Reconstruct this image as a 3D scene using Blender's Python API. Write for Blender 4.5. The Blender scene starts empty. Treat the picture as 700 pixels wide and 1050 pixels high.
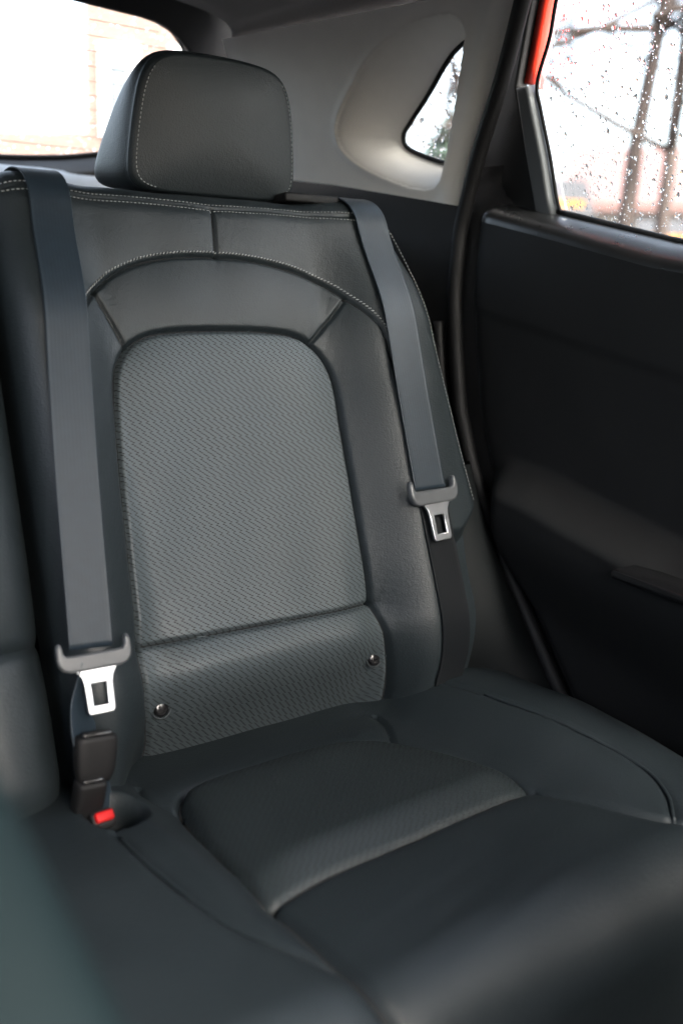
import bpy, bmesh, math, random
import numpy as np
from mathutils import Vector, Matrix
random.seed(7); rng = np.random.default_rng(5)
SC = bpy.context.scene; COL = SC.collection
R = math.radians

# ------------------------------------------------------------------ materials
def new_mat(name):
    m = bpy.data.materials.new(name); m.use_nodes = True
    nt = m.node_tree; b = nt.nodes['Principled BSDF']
    return m, nt, b
def N(nt, t, **kw):
    n = nt.nodes.new(t)
    for k, v in kw.items():
        if k.startswith('i_'):
            key = k[2:]; key = int(key) if key.isdigit() else key.replace('_', ' ')
            n.inputs[key].default_value = v
        else: setattr(n, k, v)
    return n
def L(nt, a, b): nt.links.new(a, b)
def mth(nt, op, a, b=None, c=None):
    n = nt.nodes.new('ShaderNodeMath'); n.operation = op
    for i, x in enumerate((a, b, c)):
        if x is None: continue
        if isinstance(x, (int, float)): n.inputs[i].default_value = x
        else: nt.links.new(x, n.inputs[i])
    return n.outputs[0]
def mix_col(nt, fac, a, b):
    n = nt.nodes.new('ShaderNodeMix'); n.data_type = 'RGBA'
    if isinstance(fac, (int, float)): n.inputs[0].default_value = fac
    else: nt.links.new(fac, n.inputs[0])
    for i, x in ((6, a), (7, b)):
        if isinstance(x, tuple): n.inputs[i].default_value = x if len(x) == 4 else x + (1,)
        else: nt.links.new(x, n.inputs[i])
    return n.outputs[2]

def simple(name, col, rough=.5, metal=0., spec=.5, var=.12, vscale=40., bump=0., bscale=600., coat=0., sheen=0.):
    m, nt, b = new_mat(name)
    tc = N(nt, 'ShaderNodeTexCoord')
    nz = N(nt, 'ShaderNodeTexNoise', i_Scale=vscale, i_Detail=4.); L(nt, tc.outputs['Object'], nz.inputs['Vector'])
    lo = tuple(c*(1-var) for c in col); hi = tuple(min(1, c*(1+var)) for c in col)
    L(nt, mix_col(nt, nz.outputs['Fac'], lo, hi), b.inputs['Base Color'])
    rr = mth(nt, 'MULTIPLY_ADD', nz.outputs['Fac'], .16, rough-.08); L(nt, rr, b.inputs['Roughness'])
    b.inputs['Metallic'].default_value = metal; b.inputs['Specular IOR Level'].default_value = spec
    b.inputs['Coat Weight'].default_value = coat; b.inputs['Sheen Weight'].default_value = sheen
    if bump:
        n2 = N(nt, 'ShaderNodeTexNoise', i_Scale=bscale, i_Detail=3.); L(nt, tc.outputs['Object'], n2.inputs['Vector'])
        bp = N(nt, 'ShaderNodeBump', i_Strength=bump, i_Distance=.0006); L(nt, n2.outputs['Fac'], bp.inputs['Height']); L(nt, bp.outputs[0], b.inputs['Normal'])
    return m

LEATHER = (.0125, .0178, .0208)
def leather(name, col=LEATHER, rough=.50, perf=False, spec=.42, depth=1.):
    m, nt, b = new_mat(name)
    tc = N(nt, 'ShaderNodeTexCoord')
    big = N(nt, 'ShaderNodeTexNoise', i_Scale=14., i_Detail=5.); L(nt, tc.outputs['Object'], big.inputs['Vector'])
    vor = N(nt, 'ShaderNodeTexVoronoi', i_Scale=620.); L(nt, tc.outputs['Object'], vor.inputs['Vector'])
    fine = N(nt, 'ShaderNodeTexNoise', i_Scale=260., i_Detail=4.); L(nt, tc.outputs['Object'], fine.inputs['Vector'])
    c = mix_col(nt, big.outputs['Fac'], tuple(x*.88 for x in col), tuple(x*1.12 for x in col))
    rgh = mth(nt, 'MULTIPLY_ADD', big.outputs['Fac'], .14, rough-.07)
    h = mth(nt, 'ADD', mth(nt, 'MULTIPLY', vor.outputs['Distance'], .55), mth(nt, 'MULTIPLY', fine.outputs['Fac'], .6))
    med = N(nt, 'ShaderNodeTexNoise', i_Scale=85., i_Detail=3.); L(nt, tc.outputs['Object'], med.inputs['Vector'])
    h = mth(nt, 'ADD', h, mth(nt, 'MULTIPLY', med.outputs['Fac'], .28))
    if perf:
        uv = N(nt, 'ShaderNodeUVMap'); uv.uv_map = 'UVMap'
        sp = N(nt, 'ShaderNodeSeparateXYZ'); L(nt, uv.outputs[0], sp.inputs[0])
        wv = N(nt, 'ShaderNodeTexNoise', i_Scale=32., i_Detail=2.); L(nt, uv.outputs[0], wv.inputs['Vector']); ws = N(nt, 'ShaderNodeSeparateColor'); L(nt, wv.outputs['Color'], ws.inputs[0])
        U = mth(nt, 'ADD', sp.outputs[0], mth(nt, 'MULTIPLY_ADD', ws.outputs[0], .0014, -.0007)); V = mth(nt, 'ADD', sp.outputs[1], mth(nt, 'MULTIPLY_ADD', ws.outputs[1], .0012, -.0006))
        rowf = mth(nt, 'DIVIDE', V, .0096); row = mth(nt, 'FLOOR', rowf); fv = mth(nt, 'FRACT', rowf)
        ph = mth(nt, 'ADD', mth(nt, 'DIVIDE', U, .0074), mth(nt, 'MULTIPLY', fv, 1.75))
        ph = mth(nt, 'ADD', ph, mth(nt, 'MULTIPLY', row, .27))
        d = mth(nt, 'ABSOLUTE', mth(nt, 'SUBTRACT', mth(nt, 'FRACT', ph), .5))
        line = mth(nt, 'LESS_THAN', d, .140)
        dots = mth(nt, 'GREATER_THAN', mth(nt, 'SINE', mth(nt, 'MULTIPLY', V, 2*math.pi/.00163)), -.35)
        hole1 = mth(nt, 'MULTIPLY', line, dots)
        edge = mth(nt, 'LESS_THAN', fv, .0)
        dots2 = mth(nt, 'GREATER_THAN', mth(nt, 'SINE', mth(nt, 'MULTIPLY', U, 2*math.pi/.0037)), .62)
        hole = mth(nt, 'MAXIMUM', hole1, mth(nt, 'MULTIPLY', edge, dots2))
        c = mix_col(nt, mth(nt, 'MULTIPLY', hole, depth), c, (.008, .010, .011))
        rgh = mth(nt, 'ADD', rgh, mth(nt, 'MULTIPLY', hole, .4))
        h = mth(nt, 'SUBTRACT', h, mth(nt, 'MULTIPLY', hole, 1.1))
    L(nt, c, b.inputs['Base Color']); L(nt, rgh, b.inputs['Roughness'])
    b.inputs['Specular IOR Level'].default_value = spec
    bp = N(nt, 'ShaderNodeBump', i_Strength=.45, i_Distance=.0008); L(nt, h, bp.inputs['Height']); L(nt, bp.outputs[0], b.inputs['Normal'])
    return m

def webbing_mat(ca=(.006, .0125, .0195), cb=(.0095, .0205, .032), spec=.5):
    m, nt, b = new_mat('belt_webbing')
    uv = N(nt, 'ShaderNodeUVMap'); uv.uv_map = 'UVMap'
    sp = N(nt, 'ShaderNodeSeparateXYZ'); L(nt, uv.outputs[0], sp.inputs[0]); U, V = sp.outputs[0], sp.outputs[1]
    ribs = mth(nt, 'SINE', mth(nt, 'MULTIPLY', U, 2*math.pi/.0034))
    weft = mth(nt, 'SINE', mth(nt, 'ADD', mth(nt, 'MULTIPLY', V, 2*math.pi/.0016), mth(nt, 'MULTIPLY', ribs, 1.2)))
    nz = N(nt, 'ShaderNodeTexNoise', i_Scale=90., i_Detail=5.); L(nt, uv.outputs[0], nz.inputs['Vector'])
    L(nt, mix_col(nt, nz.outputs['Fac'], ca, cb), b.inputs['Base Color'])
    h = mth(nt, 'ADD', mth(nt, 'MULTIPLY', ribs, .5), mth(nt, 'MULTIPLY', weft, .5))
    bp = N(nt, 'ShaderNodeBump', i_Strength=.10, i_Distance=.0004); L(nt, h, bp.inputs['Height']); L(nt, bp.outputs[0], b.inputs['Normal'])
    b.inputs['Roughness'].default_value = .52; b.inputs['Sheen Weight'].default_value = .04; b.inputs['Specular IOR Level'].default_value = spec
    return m

def glass_mat(name, tint=(.94, .96, .95)):
    m = bpy.data.materials.new(name); m.use_nodes = True; nt = m.node_tree
    for n in list(nt.nodes):
        if n.type == 'BSDF_PRINCIPLED': nt.nodes.remove(n)
    out = [n for n in nt.nodes if n.type == 'OUTPUT_MATERIAL'][0]
    tr = N(nt, 'ShaderNodeBsdfTransparent'); tr.inputs[0].default_value = tint+(1,)
    gl = N(nt, 'ShaderNodeBsdfGlossy'); gl.inputs['Roughness'].default_value = .02
    fr = N(nt, 'ShaderNodeFresnel', i_IOR=1.45)
    mx = N(nt, 'ShaderNodeMixShader'); L(nt, mth(nt, 'MULTIPLY', fr.outputs[0], .6), mx.inputs[0]); L(nt, tr.outputs[0], mx.inputs[1]); L(nt, gl.outputs[0], mx.inputs[2])
    L(nt, mx.outputs[0], out.inputs['Surface'])
    return m
def drop_mat():
    m = bpy.data.materials.new('rain_water'); m.use_nodes = True; nt = m.node_tree
    for n in list(nt.nodes):
        if n.type == 'BSDF_PRINCIPLED': nt.nodes.remove(n)
    out = [n for n in nt.nodes if n.type == 'OUTPUT_MATERIAL'][0]
    g = N(nt, 'ShaderNodeBsdfGlass'); g.inputs['IOR'].default_value = 1.33; g.inputs['Roughness'].default_value = .0
    L(nt, g.outputs[0], out.inputs['Surface']); return m

M = dict(
    leather=leather('black_leather'), perf=leather('perforated_leather', (.055, .069, .076), .48, True),
    perf_soft=leather('finely_perforated_leather', (.0140, .0200, .0220), .48, True, depth=.85),
    webbing=webbing_mat(), webbing_shaded=webbing_mat((.0045, .0055, .007), (.006, .0075, .009), .15),
    thread=simple('grey_thread', (.32, .33, .33), .7, var=.2, vscale=300),
    plastic=simple('black_plastic', (.010, .0105, .011), .42, bump=.12, bscale=900),
    gloss=simple('gloss_black_plastic', (.010, .010, .011), .18),
    tongue=simple('grey_tongue_plastic', (.085, .09, .095), .36, bump=.1, bscale=1200, var=.15, vscale=90),
    steel=simple('bright_steel', (.60, .62, .66), .36, metal=1., var=.06, vscale=120),
    door=simple('door_plastic', (.0115, .012, .0125), .65, spec=.25, bump=.25, bscale=700),
    rubber=simple('black_rubber', (.006, .006, .0065), .6, spec=.3, bump=.1),
    trim=simple('grey_pillar_trim', (.74, .715, .68), .75, bump=.35, bscale=900, var=.06),
    lining=simple('grey_roof_lining', (.25, .24, .235), .9, bump=.5, bscale=1100, var=.1, vscale=300),
    sill=simple('pale_sill_trim', (.50, .54, .58), .45, bump=.1),
    grey=simple('grey_sail_trim', (.105, .113, .12), .42, bump=.15, bscale=900),
    red=simple('red_body_paint', (.80, .05, .025), .22, var=.04, coat=.6),
    redbtn=simple('red_button_plastic', (.45, .008, .008), .5, spec=.25, var=.05),
    carpet=simple('black_carpet', (.014, .014, .015), .9, bump=.8, bscale=700),
    glass=glass_mat('window_glass'), water=drop_mat(),
    bark=simple('wet_bark', (.040, .026, .021), .8, var=.4, vscale=14, bump=1., bscale=40),
    twig=simple('twig_bark', (.05, .036, .031), .8, var=.3),
    asphalt=simple('wet_asphalt', (.06, .06, .062), .35, var=.3, vscale=3., bump=.3, bscale=60),
    roof_tile=simple('red_roof_sheet', (.17, .095, .085), .6, var=.2, vscale=2.),
    render_wall=simple('pale_render', (.58, .57, .55), .85, var=.1, vscale=2.),
    orange=simple('orange_boards', (.38, .15, .025), .6, var=.2, vscale=2.),
    dark_roof=simple('dark_roof_felt', (.05, .05, .055), .8, var=.2),
    pane=simple('house_window_pane', (.10, .12, .14), .1),
    white=simple('white_paint', (.75, .75, .74), .5, var=.05),
    leaf=simple('evergreen_leaf', (.06, .085, .06), .6, var=.4, vscale=6),
    wire=simple('copper_wire', (.25, .13, .08), .5),
    cardark=simple('dark_car_paint', (.03, .035, .04), .25),
    teal=simple('dark_teal_leather', (.006, .0125, .0145), .75, spec=.12, bump=.2),
    ledge=simple('ledge_plastic', (.014, .0145, .015), .30, bump=.15, bscale=900),
    vinyl=simple('dark_vinyl', (.006, .0075, .008), .7, spec=.2, bump=.2, bscale=700),
    seam=simple('groove_shadow', (.012, .012, .013), .9),  # near-black that stands for shade down in the grooves
)
def brick_mat():
    m, nt, b = new_mat('red_brick')
    tc = N(nt, 'ShaderNodeTexCoord')
    mp = N(nt, 'ShaderNodeMapping'); mp.inputs['Rotation'].default_value = (R(90), 0, 0); L(nt, tc.outputs['Object'], mp.inputs[0])
    br = N(nt, 'ShaderNodeTexBrick', i_Scale=4.5); L(nt, mp.outputs[0], br.inputs['Vector'])
    br.inputs['Color1'].default_value = (.17, .095, .075, 1); br.inputs['Color2'].default_value = (.13, .075, .06, 1); br.inputs['Mortar'].default_value = (.25, .23, .21, 1)
    L(nt, br.outputs['Color'], b.inputs['Base Color']); b.inputs['Roughness'].default_value = .85
    return m
M['brick'] = brick_mat()

# ------------------------------------------------------------------ object helpers
def thing(name, label, cat, loc, group=None, kind=None):
    o = bpy.data.objects.new(name, None); COL.objects.link(o); o.location = loc; o.empty_display_size = .05
    tag(o, label, cat, group, kind); return o
def tag(o, label=None, cat=None, group=None, kind=None):
    if label: o['label'] = label
    if cat: o['category'] = cat
    if group: o['group'] = group
    if kind: o['kind'] = kind
def root_loc(p):
    l = Vector((0, 0, 0))
    while p is not None: l += p.location; p = p.parent
    return l
def link(name, me, mat, parent=None):
    o = bpy.data.objects.new(name, me); COL.objects.link(o)
    if mat is not None: me.materials.append(mat)
    if parent is not None:
        me.transform(Matrix.Translation(-root_loc(parent))); o.parent = parent
    return o
def mesh(name, verts, faces, mat, parent=None, smooth=True, uv=None):
    me = bpy.data.meshes.new(name)
    me.from_pydata([tuple(map(float, v)) for v in verts], [], [tuple(map(int, f)) for f in faces]); me.update()
    if smooth: me.polygons.foreach_set('use_smooth', [True]*len(me.polygons))
    if uv is not None:
        lay = me.uv_layers.new(name='UVMap')
        li = np.empty(len(me.loops), dtype=np.int32); me.loops.foreach_get('vertex_index', li)
        lay.data.foreach_set('uv', np.asarray(uv, dtype=np.float32)[li].ravel())
    return link(name, me, mat, parent)
def from_bm(name, bm, mat, parent=None, smooth=True):
    bmesh.ops.recalc_face_normals(bm, faces=bm.faces)
    me = bpy.data.meshes.new(name); bm.to_mesh(me); bm.free()
    if smooth: me.polygons.foreach_set('use_smooth', [True]*len(me.polygons))
    return link(name, me, mat, parent)
def add_box(bm, c, size, rot=None, bevel=0., seg=3):
    m = Matrix.Translation(c) @ ((rot or Matrix.Identity(3)).to_4x4()) @ Matrix.Diagonal((*size, 1))
    r = bmesh.ops.create_cube(bm, size=1., matrix=m)
    if bevel:
        ed = set(); [ed.update(v.link_edges) for v in r['verts']]
        bmesh.ops.bevel(bm, geom=list(ed), offset=bevel, segments=seg, affect='EDGES', profile=.5)
def loft(rings, cap=True, closed=True):
    V = np.concatenate([np.asarray(r, float) for r in rings]); n = len(rings[0]); F = []
    for k in range(len(rings)-1):
        for i in range(n if closed else n-1):
            j = (i+1) % n
            F.append((k*n+i, k*n+j, (k+1)*n+j, (k+1)*n+i))
    if cap and closed:
        F.append(tuple(range(n-1, -1, -1))); F.append(tuple((len(rings)-1)*n+i for i in range(n)))
    return V, F
def tube_rings(path, radius, seg=10):
    P = np.asarray(path, float); n = len(P); rad = np.broadcast_to(radius, (n,))
    T = np.gradient(P, axis=0); T /= np.linalg.norm(T, axis=1)[:, None]+1e-12
    ref = np.array([0, 0, 1.]) if abs(T[0][2]) < .9 else np.array([1., 0, 0])
    A = np.cross(T[0], ref); A /= np.linalg.norm(A); rings = []
    for i in range(n):
        A = A - T[i]*(A@T[i]); A /= np.linalg.norm(A)+1e-12; B = np.cross(T[i], A)
        t = np.linspace(0, 2*np.pi, seg, endpoint=False)
        rings.append(P[i]+rad[i]*(np.cos(t)[:, None]*A+np.sin(t)[:, None]*B))
    return rings
def tube(name, path, radius, mat, parent=None, seg=10):
    V, F = loft(tube_rings(path, radius, seg)); return mesh(name, V, F, mat, parent)
def multi(list_vf):
    VV, FF, o = [], [], 0
    for V, F in list_vf:
        VV.append(np.asarray(V)); FF += [tuple(i+o for i in f) for f in F]; o += len(V)
    return np.concatenate(VV), FF
def spline(pts, n):
    """Catmull-Rom resample to n points, even arc length"""
    P = np.asarray(pts, float)
    if len(P) == 2: return P[0]+(P[1]-P[0])*np.linspace(0, 1, n)[:, None]
    Q = np.vstack([2*P[0]-P[1], P, 2*P[-1]-P[-2]]); out = []
    for i in range(1, len(Q)-2):
        t = np.linspace(0, 1, 24, endpoint=False)[:, None]; a, b, c, d = Q[i-1], Q[i], Q[i+1], Q[i+2]
        out.append(.5*(2*b+(c-a)*t+(2*a-5*b+4*c-d)*t**2+(3*b-a-3*c+d)*t**3))
    out.append(P[-1:]); D = np.vstack(out)
    s = np.r_[0, np.cumsum(np.linalg.norm(np.diff(D, axis=0), axis=1))]; q = np.linspace(0, s[-1], n)
    return np.stack([np.interp(q, s, D[:, k]) for k in range(D.shape[1])], 1)
def plate(name, outlines, frame, thick, bevel, mat, parent, res=2):
    """flat outline(s) (first outer, others holes) extruded and bevelled; frame maps (x,y,z)->world"""
    cu = bpy.data.curves.new(name, 'CURVE'); cu.dimensions = '2D'; cu.fill_mode = 'BOTH'
    cu.extrude = max(thick/2-bevel, 0); cu.bevel_depth = bevel; cu.bevel_resolution = res; cu.offset = -bevel
    for ol in outlines:
        s = cu.splines.new('POLY'); s.points.add(len(ol)-1); s.use_cyclic_u = True
        for p, q in zip(s.points, ol): p.co = (q[0], q[1], 0, 1)
    ob = bpy.data.objects.new(name, cu); COL.objects.link(ob)
    dg = bpy.context.evaluated_depsgraph_get(); me = bpy.data.meshes.new_from_object(ob.evaluated_get(dg))
    bpy.data.objects.remove(ob); bpy.data.curves.remove(cu)
    o0, ax, ay, az = [Vector(x) for x in frame]
    for v in me.vertices: v.co = o0+ax*v.co.x+ay*v.co.y+az*v.co.z
    bm = bmesh.new(); bm.from_mesh(me); bmesh.ops.remove_doubles(bm, verts=bm.verts, dist=1e-6)
    bmesh.ops.recalc_face_normals(bm, faces=bm.faces); bm.to_mesh(me); bm.free(); me.materials.clear()
    me.name = name
    return link(name, me, mat, parent)
def ss(a, b, x):
    t = np.clip((np.asarray(x, float)-a)/(b-a), 0, 1); return t*t*(3-2*t)
def pdist(X, Y, pts, closed=False):
    """distance and nearest point from grid (X,Y) to a polyline"""
    P = np.asarray(pts, float)
    if closed: P = np.vstack([P, P[:1]])
    best = np.full(X.shape, 1e9); bx = np.zeros_like(X); by = np.zeros_like(X)
    for a, b in zip(P[:-1], P[1:]):
        d = b-a; l2 = d@d+1e-18
        t = np.clip(((X-a[0])*d[0]+(Y-a[1])*d[1])/l2, 0, 1)
        px, py = a[0]+t*d[0], a[1]+t*d[1]; q = np.hypot(X-px, Y-py); m = q < best
        best = np.where(m, q, best); bx = np.where(m, px, bx); by = np.where(m, py, by)
    return best, bx, by
def inside(X, Y, poly):
    P = np.asarray(poly, float); c = np.zeros(X.shape, bool); j = len(P)-1
    for i in range(len(P)):
        xi, yi = P[i]; xj, yj = P[j]
        m = ((yi > Y) != (yj > Y)) & (X < (xj-xi)*(Y-yi)/(yj-yi+1e-15)+xi); c ^= m; j = i
    return c
def grid_faces(nr, nc):
    i = np.arange(nr-1)[:, None]*nc+np.arange(nc-1)[None, :]
    return np.stack([i, i+1, i+nc+1, i+nc], -1).reshape(-1, 4)
def snap(X, Y, curves, tol):
    for c in curves:
        d, bx, by = pdist(X, Y, c); m = d < tol; X = np.where(m, bx, X); Y = np.where(m, by, Y)
    return X, Y
def emit(name, P3, F, sel, mat, parent, uv):
    f = F[sel]; used, inv = np.unique(f, return_inverse=True); inv = inv.reshape(f.shape)
    return mesh(name, P3[used], inv, mat, parent, uv=uv[used])
def stitches(curve2, surf, pitch, length, wid, off, parent, name='stitching', slant=0., mat=None):
    """a row of little thread capsules lying on a surface along a 2-D curve"""
    c = np.asarray(curve2); tot = np.linalg.norm(np.diff(c, axis=0), axis=1).sum(); n = max(2, int(tot/pitch))
    q = spline(c, n*4); parts = []
    for k in range(n-1):
        a2, b2 = q[4*k], q[min(4*k+4, len(q)-1)]; mid = (a2+b2)/2; t = (b2-a2)/(np.linalg.norm(b2-a2)+1e-12)
        nrm = np.array([-t[1], t[0]]); dv = t*length/2+nrm*slant*length/2
        A, B, S = surf(mid-dv, off), surf(mid+dv, off), surf(mid+nrm*wid, off)
        m_ = (A+B)/2; side = (S-m_); side *= wid/2/(np.linalg.norm(side)+1e-12); ax = B-A; up = np.cross(ax, side); up *= wid/2/(np.linalg.norm(up)+1e-12)
        rings = []
        for f_, s_ in ((0., .35), (.15, .9), (.5, 1.15), (.85, .9), (1., .35)):
            p = A+ax*f_; rings.append(np.array([p+side*s_, p+up*s_, p-side*s_, p-up*s_]))
        parts.append(loft(rings))
    V, F = multi(parts); return mesh(name, V, F, mat or M['thread'], parent)

# ------------------------------------------------------------------ camera frame
def nrm(v): v = np.asarray(v, float); return v/np.linalg.norm(v)
CAM = np.array([0, 0, 1.08])
yaw, pitch, roll = R(36.9), R(-13.), R(1.95)
fw = np.array([math.sin(yaw)*math.cos(pitch), math.cos(yaw)*math.cos(pitch), math.sin(pitch)])
rt = nrm(np.cross(fw, (0, 0, 1))); up = np.cross(rt, fw); rt, up = rt*math.cos(roll)+up*math.sin(roll), -rt*math.sin(roll)+up*math.cos(roll)

# ------------------------------------------------------------------ seat back surface
REC = R(18.83)
BO = np.array([.521, .803, .743]); BU = np.array([1., 0, 0]); BV = np.array([0, math.sin(REC), math.cos(REC)]); BN = np.array([0, -math.cos(REC), math.sin(REC)])
V0, RT = .418, .036; UL = -.224
def u_right(v): return np.interp(v, [-.2, -.12, -.02, .085, .2, .36, .43, .6], [.392, .352, .318, .292, .280, .258, .232, .205])
def H_back(u, v):
    a = np.abs(u); k = 1-.75*ss(.30, .43, v)
    h = .034*ss(.118, .19, a)*k
    h = h-.014*ss(.215, .30, u)*ss(-.05, .12, v)-.016*ss(.19, .24, -u)
    h = h+.015*np.exp(-((v+.030)/.045)**2)*(1-ss(.09, .15, a))-.005*np.exp(-((v-.14)/.1)**2)*(1-ss(.05, .14, a))
    h = h-.086*ss(-.022, -.150, v)*(1-.6*ss(.13, .19, a))-.020*ss(-.06, -.17, v)
    wv = ss(.045, .066, v-.03*ss(.24, .30, u)); h = h-.016*ss(.205, .235, u)*(1-wv)
    return h-.05*ss(.24, .36, u)*ss(.10, .0, v)
def back_pt(u, v, h):
    u, v, h = [np.asarray(x, float) for x in (u, v, h)]
    t = np.clip((v-V0)/RT, 0, R(100)); ex = np.maximum(v-V0-RT*R(100), 0)
    vv = np.minimum(v, V0)+RT*np.sin(t)+np.cos(t)*ex+np.sin(t)*h; nn = -RT*(1-np.cos(t))-np.sin(t)*ex+np.cos(t)*h
    return BO+u[..., None]*BU+vv[..., None]*BV+nn[..., None]*BN

INS_L = [(-.1472, .0010), (-.1449, .0591), (-.1405, .1317), (-.1345, .1963), (-.1295, .2384), (-.1235, .2640), (-.1100, .2845), (-.0880, .2965), (-.0574, .3015), (0, .3030)]
INS_R = [(.0574, .3012), (.0870, .2965), (.1065, .2856), (.1210, .2669), (.1275, .2425), (.1280, .2012), (.1285, .1255), (.1292, .0501), (.1301, -.0016)]
insert_top = np.array(INS_L+INS_R)
seam_low = spline([(-.1472, .0010), (-.0914, .0000), (-.0151, -.0012), (.0680, -.0025), (.1301, -.0016)], 40)
lum_L = spline([(-.1472, .0010), (-.1485, -.0214), (-.1460, -.0493), (-.1360, -.0762), (-.1240, -.1060), (-.116, -.17)], 30)
lum_R = spline([(.1301, -.0016), (.1350, -.0207), (.1425, -.0488), (.1520, -.0832), (.1575, -.1122), (.160, -.17)], 30)
insert_curve = spline(insert_top, 90)
arch = spline([(-.176, .255), (-.1720, .285), (-.1603, .3082), (-.1470, .3276), (-.1288, .3449), (-.1102, .3583), (-.0774, .3712), (-.0391, .3778), (.0025, .3796), (.0466, .3773), (.0942, .3685), (.1293, .3545), (.1510, .3366), (.1735, .3078), (.184, .285), (.188, .25)], 90)
diag_L = spline([(-.1365, .3395), (-.1240, .3140), (-.1105, .2845)], 14)
diag_R = spline([(.1528, .3343), (.1316, .3118), (.1048, .2870)], 14)
mid_seam = spline([(.0080, .4318), (.0063, .4075), (.0050, .3796)], 12)
top_seam = spline([(-.224, .4330), (-.1356, .4338), (-.0640, .4350), (.0149, .4330), (.1104, .4335), (.19, .4280), (.232, .4240)], 60)
wing_seam = spline([(.2250, .4300), (.2380, .4000), (.2470, .3520), (.2570, .2521), (.2690, .1600), (.2800, .0849), (.281, .066), (.270, .054), (.245, .048), (.21, .047)], 80)
SEAMS = [  # curve, groove depth, groove width, pillow, pillow length
    (insert_curve, .0070, .0024, .0045, .020), (seam_low, .0065, .0022, .006, .022), (lum_L, .0060, .0024, .004, .018), (lum_R, .0060, .0024, .004, .018),
    (arch, .0046, .0018, .004, .022), (diag_L, .0046, .0018, .0018, .012), (diag_R, .0046, .0018, .0018, .012), (mid_seam, .0040, .0016, .0015, .012),
    (top_seam, .0020, .0014, .001, .010)]
BUTTONS = ((-.1255, -.0598), (.1325, -.0625))
def H_full(u, v):
    h = H_back(u, v)
    for c, D, w, P, l in SEAMS:
        d, _, _ = pdist(np.asarray(u, float), np.asarray(v, float), c)
        h = h+.00018*np.sin(u*430+v*150)*np.sin(u*170-v*390)*np.exp(-d/.012)
        h = h-D*np.exp(-(d/w)**2)-P*np.exp(-d/l)
    for bu, bv in BUTTONS: h = h-.0035*np.exp(-((np.asarray(u)-bu)**2+(np.asarray(v)-bv)**2)/.013**2)
    return h
def back_surf(p, off=0.):
    return back_pt(np.array(p[0]), np.array(p[1]), H_full(np.array([p[0]]), np.array([p[1]]))[0]+off)

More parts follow.
